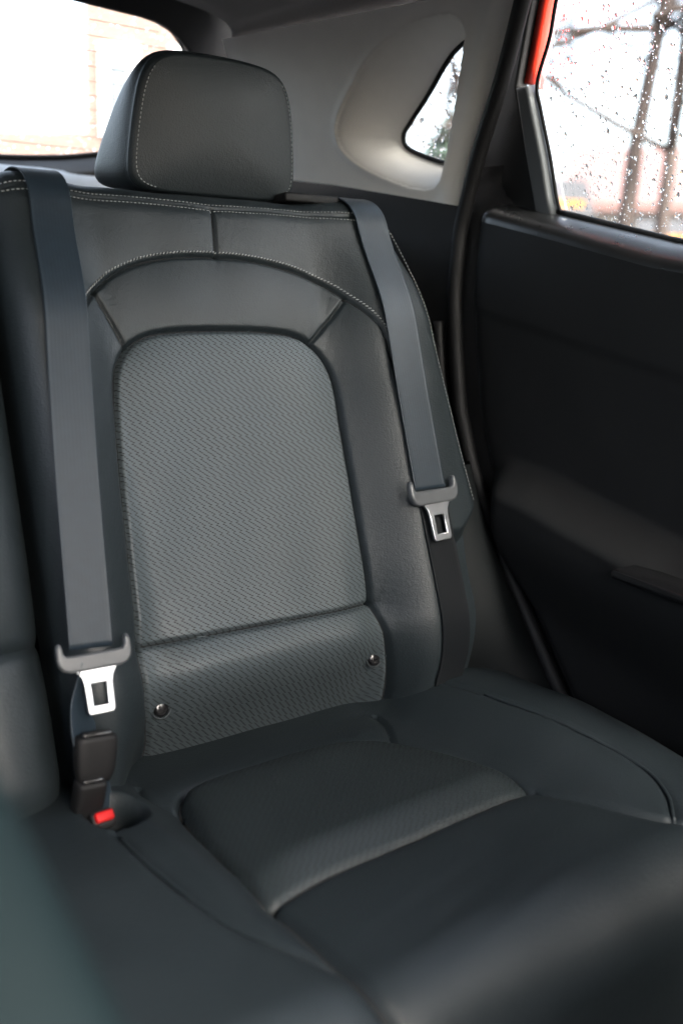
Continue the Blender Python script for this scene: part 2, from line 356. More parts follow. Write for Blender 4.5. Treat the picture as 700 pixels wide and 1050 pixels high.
def build_back():
    root = thing('back_seat', 'black leather outer rear seat back with perforated centre panel, arched seam and headrest', 'car seat', tuple(BO-.15*BV))
    nv, nu = 460, 400
    v = np.linspace(-.185, V0+RT*R(100)+.05, nv)
    s = np.linspace(0, 1, nu)
    r = .022; ext = .05
    UR = u_right(v)
    U = UL-ext+(UR+ext-(UL-ext))[:, None]*s[None, :]; V = np.repeat(v[:, None], nu, 1)
    U, V = snap(U, V, [insert_curve, seam_low, lum_L, lum_R, arch, diag_L, diag_R, mid_seam], .0007)
    ue = u_right(V)
    H = H_full(U, V)
    # fine soft irregularity of the padding
    H = H+.0006*np.sin(U*61+V*23)*np.sin(V*47-U*19+1.)
    # bend both side edges straight back
    def bend(U, e, sg):
        d = sg*(U-e)+r; t = np.clip(d/r, 0, np.pi/2); over = np.maximum(d-r*np.pi/2, 0)
        lat = np.where(d > 0, r*np.sin(t), d); drop = np.where(d > 0, r*(1-np.cos(t))+over, 0)
        return e+sg*(lat-r), drop
    U2, d1 = bend(U, ue, 1.); U3, d2 = bend(np.where(U < 0, U, 0), UL, -1.)
    Uf = np.where(U < 0, U3, U2); H = H-np.where(U < 0, d2, d1)
    P3 = back_pt(Uf, V, H).reshape(-1, 3); F = grid_faces(nv, nu); uv = np.stack([U.ravel(), V.ravel()], 1)
    cx, cy = U.ravel()[F].mean(1), V.ravel()[F].mean(1)
    ip = np.vstack([insert_curve, seam_low[::-1]]); lp = np.vstack([seam_low, lum_R, lum_L[::-1]])
    ap = np.vstack([arch, [(.6, .25), (.6, -.3), (-.6, -.3), (-.6, .255)]])
    i1 = inside(cx, cy, ip); i2 = inside(cx, cy, lp) & ~i1; ia = inside(cx, cy, ap) & ~i1 & ~i2; it = ~(i1 | i2 | ia)
    emit('centre_panel', P3, F, i1, M['perf'], root, uv); emit('lumbar_panel', P3, F, i2, M['perf'], root, uv)
    bol = emit('side_bolster', P3, F, ia, M['leather'], root, uv); top = emit('top_panel', P3, F, it, M['leather'], root, uv)
    off = lambda c, d: c+d*np.stack([-np.gradient(c[:, 1]), np.gradient(c[:, 0])], 1)/(np.linalg.norm(np.gradient(c, axis=0), axis=1)[:, None]+1e-12)
    stitches(off(top_seam, .0042), back_surf, .0042, .0028, .0011, .0003, top); stitches(off(top_seam, -.0042), back_surf, .0042, .0028, .0011, .0003, top)
    stitches(off(arch, .0046), back_surf, .0038, .0024, .0015, .0008, top, slant=.55)
    stitches(wing_seam[:62], back_surf, .0042, .0027, .0009, .0003, top)
    for c in (np.vstack([insert_curve]), seam_low, lum_L[:-6], lum_R[:-6], arch, diag_L[2:], diag_R[2:], mid_seam):
        cc = spline(c, max(12, len(c))); tube('seam', [back_surf(p, .0004) for p in cc], .0007, M['seam'], bol, 6)  # dark tubes added along the grooves to stand for shade in the seams
    # two glossy cover buttons over the child-seat anchors
    for (u, vv) in BUTTONS:
        c = back_surf((u, vv), .0); rings = []
        for rr, hh in ((.0085, -.006), (.0085, .0005), (.0078, .0022), (.0055, .0034), (.002, .0038)):
            t = np.linspace(0, 2*np.pi, 28, endpoint=False); rings.append(c+rr*.92*np.cos(t)[:, None]*BU+rr*np.sin(t)[:, None]*BV+hh*BN)
        V_, F_ = loft(rings); mesh('cover_button', V_, F_, M['gloss'], root)
        tube('button_rim', [back_pt(np.array(u+.0098*math.cos(a)), np.array(vv+.0103*math.sin(a)), H_full(np.array([u]), np.array([vv]))[0]-.0002) for a in np.linspace(0, 2*np.pi, 30)], .0011, M['leather'], root)
    # plastic guides on the top edge
    def on_top(name, u, v_, sx, sy, sz, mat, hh=.002):
        c = Vector(back_pt(np.array(u), np.array(v_), np.array(hh+H_back(np.array([u]), np.array([v_]))[0])))
        t = min((v_-V0)/RT, R(100)); y = Vector(BV*math.cos(t)-BN*math.sin(t)); z = Vector(BV*math.sin(t)+BN*math.cos(t))
        bm = bmesh.new(); add_box(bm, c, (sx, sy, sz), Matrix((Vector(BU), y, z)).transposed(), .0025); return from_bm(name, bm, mat, root)
    g = on_top('belt_guide', .145, V0+.048, .075, .034, .010, M['rubber'], .003)
    return root, bol, top
seat_back, bolster_o, top_o = build_back()

# headrest: a wedge lofted from its front panel outline
def build_headrest(root):
    c0 = np.array([.5545, .983, 1.1590]); rec = R(-4)
    ex = np.array([1., 0, 0]); ez = np.array([0, math.sin(rec), math.cos(rec)]); ey = np.array([0, math.cos(rec), -math.sin(rec)])
    n = 120; t = np.linspace(0, 2*np.pi, n, endpoint=False)
    hw, hh = .0965, .0675
    def outline(s):
        c, q = np.cos(t), np.sin(t); p = 7.
        rr = (np.abs(c)**p+np.abs(q)**p)**(-1/p); x, z = hw*rr*c, hh*rr*q
        x = x*(.985-.085*(z/hh)-.06*np.clip(z/hh, 0, 1)**3+.035*(1-(z/hh)**2))
        z = z+.007*(1-(x/hw)**2)*np.clip(z/hh, 0, 1)
        return x*s, z*s
    def ring(s, y, shrink=0.):
        x, z = outline(s); yy = y if np.ndim(y) else np.full(n, y)
        return c0+x[:, None]*ex+(z+hh+.004)[:, None]*ez+yy[:, None]*ey
    x1, z1 = outline(1.); zn = z1/hh
    depth = .070-.045*zn-.004*zn**2
    fr = []
    for s in (.02, .2, .4, .6, .75, .86, .92, .95): fr.append(ring(s, -.010*(1-s**2.2)-.0005))
    for s, y in ((.972, .0012), (.985, .0036), (.990, .0060)): fr.append(ring(s, y))
    V_, F_ = loft(fr); cush = mesh('headrest', V_, F_, M['leather'], root)
    sd = [ring(.990, .0060), ring(.984, .0078), ring(.996, .0105)]
    for f in (.25, .45, .65, .82, .92): sd.append(ring(1.01-.05*f**3, .0105+(depth-.0105)*f))
    sd += [ring(.93, depth*.985), ring(.88, depth), ring(.6, depth+.006), ring(.2, depth+.008), ring(.02, depth+.008)]
    V_, F_ = loft(sd); mesh('side_panel', V_, F_, M['leather'], cush)
    # stitch row just inside the front seam
    parts = []; xs, zs = outline(.925); P = c0+xs[:, None]*ex+(zs+hh+.004)[:, None]*ez+(-.010*(1-.925**2.2)-.0012)*ey[None]
    P = np.vstack([P, P[:1]]); s_ = np.r_[0, np.cumsum(np.linalg.norm(np.diff(P, axis=0), axis=1))]; m = int(s_[-1]/.0043)
    for sg in (-1, 1):
        parts = []
        for k in range(m):
            a = np.array([np.interp(k*.0043, s_, P[:, i]) for i in range(3)]); b = np.array([np.interp(k*.0043+.0027, s_, P[:, i]) for i in range(3)])
            if sg*((a-c0)@ex) < .074 or (a-c0)@ez < .010: continue
            parts.append(loft(tube_rings([a, a+(b-a)*.2, a+(b-a)*.8, b], np.array([.0002, .00055, .00055, .0002]), 5)))
        V_, F_ = multi(parts); mesh('stitching', V_, F_, M['thread'], cush)
    for dx in (-.055, .055):
        b = c0+dx*ex+.035*ey; tube('headrest_post', [b-.06*ez, b+.02*ez], .006, M['steel'], cush, 14)
        bm = bmesh.new(); add_box(bm, Vector(b-.010*ez), (.036, .026, .014), Matrix((Vector(ex), Vector(ey), Vector(ez))).transposed(), .004)
        from_bm('post_sleeve', bm, M['plastic'], root)
build_headrest(seat_back)

# ------------------------------------------------------------------ neighbouring seat back
def build_neighbour():
    root = thing('back_seat', 'plain black leather middle seat back cut by the left edge, beyond the left belt', 'car seat', tuple(BO-.15*BV-.5*BU))
    nv, nu = 150, 140; U1, U0 = -.232, -.86
    v = np.linspace(-.17, V0+RT*R(100)+.05, nv); u = np.linspace(U0-.05, U1+.05, nu); U, V = np.meshgrid(u, v)
    low = spline([(-.9, .026), (-.5, .022), (-.28, .0195), (-.22, .0195)], 30); ins = spline([(-.70, .02), (-.69, .2), (-.66, .29), (-.55, .31), (-.42, .29), (-.385, .2), (-.38, .02)], 60)
    U, V = snap(U, V, [low], .002)
    H = .030*ss(-.40, -.33, U)+.030*ss(-.68, -.75, U)-.018*ss(-.29, -.225, U)
    H = H*(1-.7*ss(.28, .43, V))-.05*ss(-.09, -.17, V)
    for c, D, w, P, l in ((low, .006, .004, .010, .03), (ins, .005, .004, .005, .02)):
        d, _, _ = pdist(U, V, c); H = H-D*np.exp(-(d/w)**2)-P*np.exp(-d/l)
    r = .03; d = np.maximum(U-(U1-r), 0); t = np.clip(d/r, 0, np.pi/2); H = H-np.where(d > 0, r*(1-np.cos(t))+np.maximum(d-r*np.pi/2, 0), 0); Uf = np.where(d > 0, U1-r+r*np.sin(t), U)
    P3 = back_pt(Uf, V, H).reshape(-1, 3); F = grid_faces(nv, nu); uv = np.stack([U.ravel(), V.ravel()], 1)
    cx, cy = U.ravel()[F].mean(1), V.ravel()[F].mean(1); up = cy > np.interp(cx, low[:, 0], low[:, 1])
    emit('upper_panel', P3, F, up, M['leather'], root, uv); emit('lower_panel', P3, F, ~up, M['leather'], root, uv)
build_neighbour()

# ------------------------------------------------------------------ cushion
CA = R(4.); CO = np.array([.521, .761, .620]); CF = np.array([0, -math.cos(CA), math.sin(CA)]); CN = np.array([0, math.sin(CA), math.cos(CA)])
W0, RF = .318, .058
def H_cush(u, w):
    h = .030*ss(.13, .215, u)*(1-ss(.10, .34, w))-.045*ss(.265, .36, u)
    h = h+.016*ss(.15, .20, -u)*(1-.6*ss(.1, .33, w))
    return h-.004*ss(.015, -.05, w)
def cush_pt(u, w, h):
    u, w, h = [np.asarray(x, float) for x in (u, w, h)]
    t = np.clip((w-W0)/RF, 0, R(100)); ex = np.maximum(w-W0-RF*R(100), 0)
    ww = np.minimum(w, W0)+RF*np.sin(t)+np.cos(t)*ex+np.sin(t)*h; nn = -RF*(1-np.cos(t))-np.sin(t)*ex+np.cos(t)*h
    return CO+u[..., None]*BU+ww[..., None]*CF+nn[..., None]*CN
c_rear = spline([(-.1667, .2164), (-.1644, .1481), (-.1593, .0902), (-.1508, .0510), (-.1416, .0297), (-.1233, .0137), (-.0732, .0070), (-.0053, .0075), (.0458, .0160), (.0820, .0380), (.1022, .0753), (.1213, .1257), (.1295, .1692), (.1300, .2006)], 120)
c_seam = spline([(-.1667, .2164), (-.1051, .2107), (-.0451, .2091), (.0334, .2058), (.1300, .2006)], 40)
c_fl = spline([(-.1667, .2164), (-.1671, .2615), (-.1676, .3026), (-.1661, .3473), (-.1632, .3729), (-.160, .48)], 40)
c_fr = spline([(.1300, .2006), (.1472, .2489), (.1628, .2896), (.1800, .3170), (.21, .345), (.25, .36)], 40)
c_bolR = spline([(.205, .0), (.2093, .03), (.214, .1058), (.2224, .1601), (.2290, .2137), (.2275, .2553), (.2104, .2892), (.1830, .3160)], 60)
c_bolL = spline([(-.2233, .0744), (-.2231, .1317), (-.2181, .1855), (-.2109, .2294), (-.1955, .2682), (-.1713, .3076)], 50)
c_rsR = spline([(.128, -.03), (.118, .0), (.0950, .040)], 10); c_rsL = spline([(-.160, -.02), (-.165, .01), (-.1508, .0500)], 10)
CSEAMS = [(c_rear, .0060, .0030, .0035, .014), (c_seam, .0045, .0026, .0025, .010), (c_fl, .0060, .0042, .006, .022), (c_fr, .0050, .0034, .004, .018),
          (c_bolR, .0030, .0030, .002, .016), (c_bolL, .0030, .0030, .003, .016), (c_rsR, .0035, .0030, .002, .012), (c_rsL, .0035, .0030, .002, .012)]
POCKET = (-.2080, .040)
REAR_POLY = np.vstack([c_rear, c_seam[::-1]])
def H_cfull(u, w):
    u = np.asarray(u, float); w = np.asarray(w, float); h = H_cush(u, w)
    for c, D, wd, P, l in CSEAMS:
        d, _, by = pdist(u, w, c); h = h-D*np.exp(-(d/wd)**2)-P*np.exp(-d/l)
        h = h+.00022*np.sin(u*310+w*170)*np.exp(-d/.009)
    # the rear panel stands proud and rolls down to the cross seam
    ds, _, _ = pdist(u, w, c_seam); dr, _, _ = pdist(u, w, c_rear)
    h = h+inside(u, w, REAR_POLY)*.013*ss(-.004, .036, ds)*(1-np.exp(-dr/.013))
    # recess the red-buttoned buckle sits in
    q = ((u-POCKET[0])/.026)**2+((w-POCKET[1])/.034)**2
    return h-.034*(1-ss(.55, 1.1, q))
def cush_surf(p, off=0.): return cush_pt(np.array(p[0]), np.array(p[1]), H_cfull(np.array([p[0]]), np.array([p[1]]))[0]+off)
def build_cushion():
    root = thing('bench_cushion', 'wide black leather rear seat cushion with perforated rear panel below the seat back', 'seat cushion', (.3, .5, .35))
    nw, nu = 250, 420
    w = np.linspace(-.10, W0+RF*R(100)+.19, nw); u = np.linspace(-.90, .385, nu); U, W = np.meshgrid(u, w)
    # finer columns near the outer seat
    U = np.where(U < -.3, U, U)
    U, W = snap(U, W, [c_rear, c_seam, c_fl, c_fr, c_bolL, c_bolR], .0012)
    H = H_cfull(U, W)+.0007*np.sin(U*43+W*31)*np.sin(W*39-U*17)
    # gentle stretch folds in the front panel
    H = H+.00018*np.sin((W*1.2+U*.25)*210)*ss(.22, .26, W)*(1-ss(.33, .36, W))*np.exp(-((U+.02)/.12)**2)
    # right end turns down to the sill
    r = .03; e = .345; d = np.maximum(U-(e-r), 0); t = np.clip(d/r, 0, np.pi/2); H = H-np.where(d > 0, r*(1-np.cos(t))+np.maximum(d-r*np.pi/2, 0)*2, 0); Uf = np.where(d > 0, e-r+r*np.sin(t), U)
    P3 = cush_pt(Uf, W, H).reshape(-1, 3); F = grid_faces(nw, nu); uv = np.stack([U.ravel(), W.ravel()], 1)
    cx, cy = U.ravel()[F].mean(1), W.ravel()[F].mean(1)
    i1 = inside(cx, cy, np.vstack([c_rear, c_seam[::-1]]))
    i2 = inside(cx, cy, np.vstack([c_seam, c_fr, [(.25, .36), (.40, .37), (.40, .9), (-.160, .9)], c_fl[::-1]])) & ~i1
    rs = inside(cx, cy, np.vstack([[(.128, -.2), (.128, -.03)], c_rsR[::1], c_rear[::-1][40:90], c_rsL[::-1], [(-.16, -.2)]])) & ~i1 & ~i2
    bl = inside(cx, cy, np.vstack([[(-.2233, -.2), (-.2233, .0744)], c_bolL, [(-.1676, .3026)], c_fl[::-1][14:], c_rear[:30], [(-.155, -.2)]])) & ~i1 & ~i2 & ~rs
    br = (cx > 0) & ~(i1 | i2 | rs | bl); ml = ~(i1 | i2 | rs | bl | br)
    emit('rear_panel', P3, F, i1, M['perf_soft'], root, uv); emit('front_panel', P3, F, i2, M['leather'], root, uv)
    emit('rear_strip', P3, F, rs, M['leather'], root, uv)
    b1 = emit('side_bolster', P3, F, bl, M['leather'], root, uv); b2 = emit('side_bolster', P3, F, br, M['leather'], root, uv)
    emit('middle_panel', P3, F, ml, M['leather'], root, uv)
    for c in (c_rear, c_seam, c_fl[:-4], c_fr[:-6]): tube('seam', [cush_surf(p, .0010) for p in c], .0012, M['seam'], b1, 6)  # dark tubes laid in the cushion seams in place of groove shade
    tube('piping', [cush_surf(p, .0022) for p in c_bolR[10:]], .0019, M['leather'], b2, 8)
    tube('piping', [cush_surf(p, .0018) for p in c_bolL[2:]], .0017, M['leather'], b1, 8)
    return root
cushion = build_cushion()

# ------------------------------------------------------------------ belts
def belt_path(pts, half, lift):
    """centre line on the seat back: (u, v) -> 3-D point resting on the padding"""
    q = spline(pts, 90); out = []
    for u, v in q:
        h = max(float(H_back(np.array([u+k*half]), np.array([v]))[0]) for k in (-1, -.5, 0, .5, 1))
        out.append((u, v, h))
    out = np.array(out); k = np.ones(9)/9; hp = np.pad(out[:, 2], 4, 'edge'); out[:, 2] = np.maximum(np.convolve(hp, k, 'valid'), out[:, 2]*.6+np.convolve(hp, k, 'valid')*.4)
    return back_pt(out[:, 0], out[:, 1], out[:, 2]+lift)
def ribbon(name, path, lat, width, parent, thick=.0013, mat=None, curl=0.):
    P = np.asarray(path); n = len(P); Lt = np.broadcast_to(np.asarray(lat, float), (n, 3)).copy()
    T = np.gradient(P, axis=0); T /= np.linalg.norm(T, axis=1)[:, None]
    Lt -= T*(Lt*T).sum(1)[:, None]; Lt /= np.linalg.norm(Lt, axis=1)[:, None]; Nn = np.cross(T, Lt)
    s = np.r_[0, np.cumsum(np.linalg.norm(np.diff(P, axis=0), axis=1))]
    prof = [(-1, 0), (-.985, .5), (-.93, .5), (-.90, .38)]+[(x, .38+.0*x) for x in np.linspace(-.8, .8, 13)]+[(.90, .38), (.93, .5), (.985, .5), (1, 0), (.985, -.5), (0, -.5), (-.985, -.5)]
    rings = []; uv = []
    for i in range(n):
        rings.append(np.array([P[i]+Lt[i]*a*width/2+Nn[i]*(b*thick+curl*a*a) for a, b in prof])); uv += [(a*width/2, s[i]) for a, b in prof]
    V_, F_ = loft(rings); return mesh(name, V_, F_, mat or M['webbing'], parent, uv=uv)
def tongue(root, centre, lat, down, out, scale=1.):
    """latch plate: a plastic yoke with two horns and a steel blade with a square hole"""
    w, s = .0335*scale, scale
    half = [(w*.60, .0022*s), (w*.76, .0026*s), (w*.815, .0048*s), (w*.83, .0105*s), (w*.855, .0130*s), (w*.91, .0142*s), (w*.965, .0128*s), (w, .0090*s), (w*1.01, .0*s), (w*.97, -.0060*s), (w*.86, -.0105*s), (w*.66, -.0128*s)]
    ol = half[::1]+[(-x, y) for x, y in half[::-1]]
    yoke = plate('tongue_yoke', [ol], (centre, lat, -np.asarray(down), out), .008*s, .0026*s, M['tongue'], root, 3)
    b = [(-.0205, .003), (-.0215, -.0005), (-.0185, -.0015), (-.0145, -.008), (-.0130, -.014), (-.0125, -.0375), (-.0105, -.0405), (.0105, -.0405), (.0125, -.0375), (.0130, -.014), (.0145, -.008), (.0185, -.0015), (.0215, -.0005), (.0205, .003)]
    b = [(x*1.0*s, (y-.0108)*s) for x, y in b]
    hole = [(-.0068*s, -.0245*s), (-.0068*s, -.0440*s), (.0068*s, -.0440*s), (.0068*s, -.0245*s)]
    plate('tongue_blade', [b, hole], (np.asarray(centre)+np.asarray(out)*.001, lat, -np.asarray(down), out), .0034*s, .0010*s, M['steel'], yoke, 2)
    return yoke
def nrm(v): v = np.asarray(v, float); return v/np.linalg.norm(v)
def over_top(u, ub):
    """belt end that goes over the top edge of the seat and down behind it"""
    return [(ub, V0+RT*R(100)+.045), (ub, V0+RT*1.6), (u, V0+.020)]
# left belt
bl = thing('seat_belt', 'dark seat belt hanging down the left side of the seat back, its tongue lower', 'seat belt', tuple(back_pt(np.array(-.19), np.array(.2), np.array(.03))), 'seat belts on the rear seat')
pL = belt_path(over_top(-.169, -.172)+[(-.1745, .376), (-.188, .238), (-.1965, .134), (-.205, .012)], .021, .0030)
ribbon('webbing', pL, BU, .0395, bl)
cL = pL[-1]+BN*.004-BV*.006
latL = nrm(BU-.02*BV+.05*BN); dnL = nrm(-BV-.07*BU)
dnL = nrm(dnL-latL*(dnL@latL)); outL = np.cross(latL, -dnL); outL = outL if outL@BN > 0 else -outL
tongue(bl, cL, latL, dnL, outL, .98)
lowL = spline([cL-outL*.008+dnL*.008, cL-outL*.012+dnL*.035-BU*.010, cL-outL*.006+dnL*.065-BU*.016, cL-outL*.012+dnL*.10-BU*.010, cL-outL*.03+dnL*.15], 40)
ribbon('lower_webbing', lowL, nrm(BU*.8-BN*.6), .036, bl)
# right belt
brt = thing('seat_belt', 'dark seat belt hanging over the right shoulder of the seat back beside the door', 'seat belt', tuple(back_pt(np.array(.2), np.array(.2), np.array(.03))), 'seat belts on the rear seat')
pR = belt_path(over_top(.204, .196)+[(.2035, .36), (.2025, .24), (.2040, .112)], .022, .0030)
ribbon('webbing', pR, BU, .0440, brt)
cR = pR[-1]+BN*.004-BV*.004; latR = nrm(BU+.03*BV-.04*BN); dnR = nrm(-BV+.06*BU); dnR = nrm(dnR-latR*(dnR@latR)); outR = np.cross(latR, -dnR); outR = outR if outR@BN > 0 else -outR
tongue(brt, cR, latR, dnR, outR, 1.06)
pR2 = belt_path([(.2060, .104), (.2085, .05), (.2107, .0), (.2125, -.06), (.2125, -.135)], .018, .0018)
ribbon('lower_webbing', pR2, BU, .040, brt, mat=M['webbing_shaded'])  # darker webbing copy: shade on the lower run put into its colour

# ------------------------------------------------------------------ buckles
def buckle(label, base, axis, face, w, d, h, red, group=None):
    """buckle housing standing along axis; its slot end is the top"""
    root = thing('seat_belt_buckle', label, 'buckle', tuple(base), group)
    ax = nrm(axis); fc = nrm(np.asarray(face)-ax*(np.asarray(face)@ax)); lt = np.cross(ax, fc); rot = Matrix((Vector(lt), Vector(fc), Vector(ax))).transposed()
    rings = []
    for f, k in ((0, .72), (.12, .86), (.3, .95), (.6, 1.), (.90, 1.), (.97, .96), (1., .86)):
        t = np.linspace(0, 2*np.pi, 40, endpoint=False); p = 5.; c, s = np.cos(t), np.sin(t); rr = (np.abs(c)**p+np.abs(s)**p)**(-1/p)
        rings.append(np.asarray(base)+(w/2*k*rr*c)[:, None]*lt+(d/2*k*rr*s)[:, None]*fc+f*h*ax)
    V_, F_ = loft(rings); body = mesh('buckle_housing', V_, F_, M['rubber'], root)
    top = np.asarray(base)+h*ax
    bm = bmesh.new(); add_box(bm, Vector(top+fc*d*.10-ax*.001), (w*.74, d*.52, .010), rot, .0022); from_bm('release_button', bm, M['redbtn'] if red else M['gloss'], body)
    bm = bmesh.new(); add_box(bm, Vector(top-fc*d*.27+ax*.0003), (w*.62, d*.12, .003), rot, .0006); from_bm('slot', bm, M['seam'], body)
    return root
def stand(top, axis, h): return np.asarray(top)-nrm(axis)*h
ax1 = BV+.10*BU+.25*BN
buckle('black upright seat belt buckle below the left tongue with a pale top edge', stand((.304, .738, .704), ax1, .042), ax1, BN, .036, .016, .040, False)
ax2 = BV+.10*BU+.6*BN
buckle('black seat belt buckle low in the gap, just behind the red buttoned one', stand((.297, .733, .665), ax2, .050), ax2, BN, .026, .018, .050, False)
ax3 = CN*.55+CF*.80+.12*BU
buckle('seat belt buckle with a red release button sunk in the cushion recess', stand((.304, .724, .631), ax3, .045), ax3, CN-CF*.3, .023, .017, .045, True)

# ------------------------------------------------------------------ rear door
def zb(y): return np.interp(y, [-.4, .1, .45, .66, .821, .86, 1.], [1.06, 1.078, 1.098, 1.128, 1.163, 1.171, 1.20])
def y_rear(z): return np.interp(z, [.25, .5, .600, .668, .738, .803, .859, .929, 1.001, 1.072, 1.142, 1.20], [.60, .645, .697, .749, .804, .847, .880, .907, .921, .930, .926, .918])
def build_door():
    root = thing('rear_door', 'black rear car door with armrest, rain-wet window and red painted frame', 'door', (.95, .5, .3))
    nz, ny = 190, 200
    tz = np.linspace(0, 1, nz); ty = np.linspace(0, 1, ny); TZ, TY = np.meshgrid(tz, ty, indexing='ij')
    z0 = .30
    Y = .9-TY*1.3
    for _ in range(4):
        Z = z0+(zb(Y)+.004-z0)*TZ; yr = y_rear(Z); Y = yr-TY*(yr+.40)
    X = np.full(Y.shape, .876)
    X = X+.055*ss(.97, .5, TZ)*0
    # belt-line ledge rolls out to the glass
    dz = zb(Y)+.004-Z; X = X+.050*(1-np.sqrt(np.clip(1-(1-np.clip(dz/.026, 0, 1))**2, 0, 1)))
    # crease under the ledge
    zc = np.interp(Y, [-.4, .602, .901, 1.], [.90, .995, 1.050, 1.07]); X = X+.0022*ss(.005, -.005, Z-zc)
    # armrest swells into the cabin
    za = np.interp(Y, [-.4, .3, .579, .615, .681, .769, .832, .95], [.795, .800, .812, .820, .834, .854, .862, .868])
    rise = ss(.022, -.020, Z-za)*ss(.868, .80, Y); X = X-.052*rise*(1-.75*ss(-.035, -.16, Z-za))
    # lower map-pocket hollow
    X = X+.012*np.exp(-((Z-.58)/.07)**2)*ss(.68, .55, Y)
    # rear edge rolls outwards
    e = TY*(yr+.40); X = X+.03*(1-np.sqrt(np.clip(1-(1-np.clip(e/.03, 0, 1))**2, 0, 1)))
    X = X+.0004*np.sin(Y*50)*np.sin(Z*41)
    P3 = np.stack([X, Y, Z], -1).reshape(-1, 3); F = grid_faces(nz, ny)
    zc2 = Z.ravel()[F].mean(1); yc2 = Y.ravel()[F].mean(1); za2 = np.interp(yc2, [-.4, .3, .579, .615, .681, .769, .832, .95], [.795, .800, .812, .820, .834, .854, .862, .868])
    arm = (zc2 < za2+.03) & (zc2 > za2-.19) & (yc2 < .872); uv = np.stack([Y.ravel(), Z.ravel()], 1)
    ledge = TZ.ravel()[F].mean(1) > .970
    pan = emit('door_panel', P3, F, ~arm & ~ledge, M['door'], root, uv); emit('window_ledge', P3, F, ledge, M['ledge'], root, uv); armo = emit('armrest', P3, F, arm, M['door'], root, uv)
    # grab-handle cup in front of the armrest swell
    bm = bmesh.new(); add_box(bm, Vector((.822, .50, .797)), (.050, .22, .010), Matrix.Rotation(R(3), 3, 'X'), .004)
    from_bm('pull_handle', bm, M['gloss'], armo)
    # glass plane leans inwards with height
    gn = nrm((1, 0, .28)); gy = np.array([0, 1., 0]); gz = nrm(np.cross(gn, gy)); gz = gz if gz[2] > 0 else -gz
    O = np.array([.925, 0, 1.16])
    g2 = lambda p: ((np.asarray(p)-O)@gy, (np.asarray(p)-O)@gz)
    fr = lambda off: (O-gn*off, gy, gz, -gn)
    edge_top = np.array([.845, .775, 1.455])
    red = [(.862, .8235, 1.384), (.884, .859, 1.307), (.8845, .838, 1.306), (.873, .816, 1.346), (.863, .803, 1.381), (.845, .765, 1.46), (.845, .793, 1.46)]
    ra = np.array([(.845, .793, 1.46), (.862, .8235, 1.384), (.884, .859, 1.307)]); rb = np.array([(.845, .765, 1.46), (.863, .803, 1.381), (.8845, .838, 1.306)])
    rb = rb+(rb-CAM)/np.linalg.norm(rb-CAM, axis=1)[:, None]*.010+np.array([0, .003, 0]); ra2 = ra+np.array([.045, .012, 0]); rb2 = rb+np.array([.015, .010, 0])
    q = lambda A: spline(A, 12)
    ring = [np.array(r) for r in zip(q(ra), q((ra+rb)/2+np.array([-.003, -.002, 0])), q(rb), q(rb2), q(ra2))]
    V_, F_ = loft(ring); mesh('window_frame', V_, F_, M['red'], root)
    strip = [(.8845, .8565, 1.3045), (.8845, .8385, 1.3045), (.891, .8355, 1.280), (.906, .8285, 1.229), (.918, .8255, 1.187), (.925, .8215, 1.161), (.926, .846, 1.158), (.902, .853, 1.241)]
    plate('sail_trim', [[g2(p) for p in strip]], fr(.010), .016, .0035, M['grey'], root, 3)
    sail = [(.862, .8245, 1.384), (.884, .860, 1.306), (.902, .854, 1.241), (.925, .846, 1.158), (.935, .846, 1.12), (.935, 1.02, 1.12), (.925, .955, 1.16), (.884, .905, 1.307), (.845, .83, 1.46), (.845, .794, 1.46)]
    plate('sail_panel', [[g2(p) for p in sail]], fr(.002), .020, .003, M['plastic'], root)
    run = spline([g2(p) for p in ((.845, .757, 1.46), (.863, .7945, 1.381), (.873, .8095, 1.346), (.8845, .8335, 1.306), (.891, .8325, 1.280), (.906, .8255, 1.229), (.918, .8225, 1.187), (.924, .818, 1.165))], 50)
    tube('glass_run', [O+a*gy+b*gz-gn*.006 for a, b in run], .0022, M['rubber'], root, 8)
    ys = np.linspace(.83, -.4, 40)
    low = [np.array([.925-.28*(zb(y)-1.16)-.002, y, zb(y)+.004]) for y in ys]
    tube('glass_seal', [p+np.array([-.004, 0, 0]) for p in low], .0042, M['rubber'], root, 8)
    gl = [g2(p) for p in low]+[g2((.845, -.4, 1.46)), g2((.845, .77, 1.46))]+[tuple(q) for q in run[6:]]
    pane = plate('window_glass', [gl], fr(-.006), .004, .0004, M['glass'], root, 0)
    # rain on the outside
    drops = []
    poly = np.array(gl)
    while len(drops) < 4600:
        a = rng.uniform(.42, .83); b = rng.uniform(-.03, .30)
        if not inside(np.array([a]), np.array([b]), poly)[0]: continue
        r = min(.0006+rng.exponential(.00042), .0024); el = rng.uniform(1, 1.5) if r > .0012 else 1.
        drops.append(drop(O+a*gy+b*gz+gn*.0081, gy, gz, gn, r, el))
    V_, F_ = multi(drops); d = mesh('raindrops', V_, F_, M['water'], pane); d['kind'] = 'stuff'
    return root
def drop(c, ax, ay, an, r, el):
    V = [c+an*r*.75]; F = []; n = 8
    for k, (rr, hh) in enumerate(((.55, .62), (.86, .34), (1., 0.))):
        for i in range(n):
            t = 2*math.pi*i/n; V.append(c+r*rr*(ax*math.cos(t)+ay*el*math.sin(t))+an*r*hh)
    F += [(0, 1+i, 1+(i+1) % n) for i in range(n)]
    for k in range(2): F += [(1+k*n+i, 1+(k+1)*n+i, 1+(k+1)*n+(i+1) % n, 1+k*n+(i+1) % n) for i in range(n)]
    F.append(tuple(1+2*n+i for i in range(n)))
    return np.array(V), F
build_door()

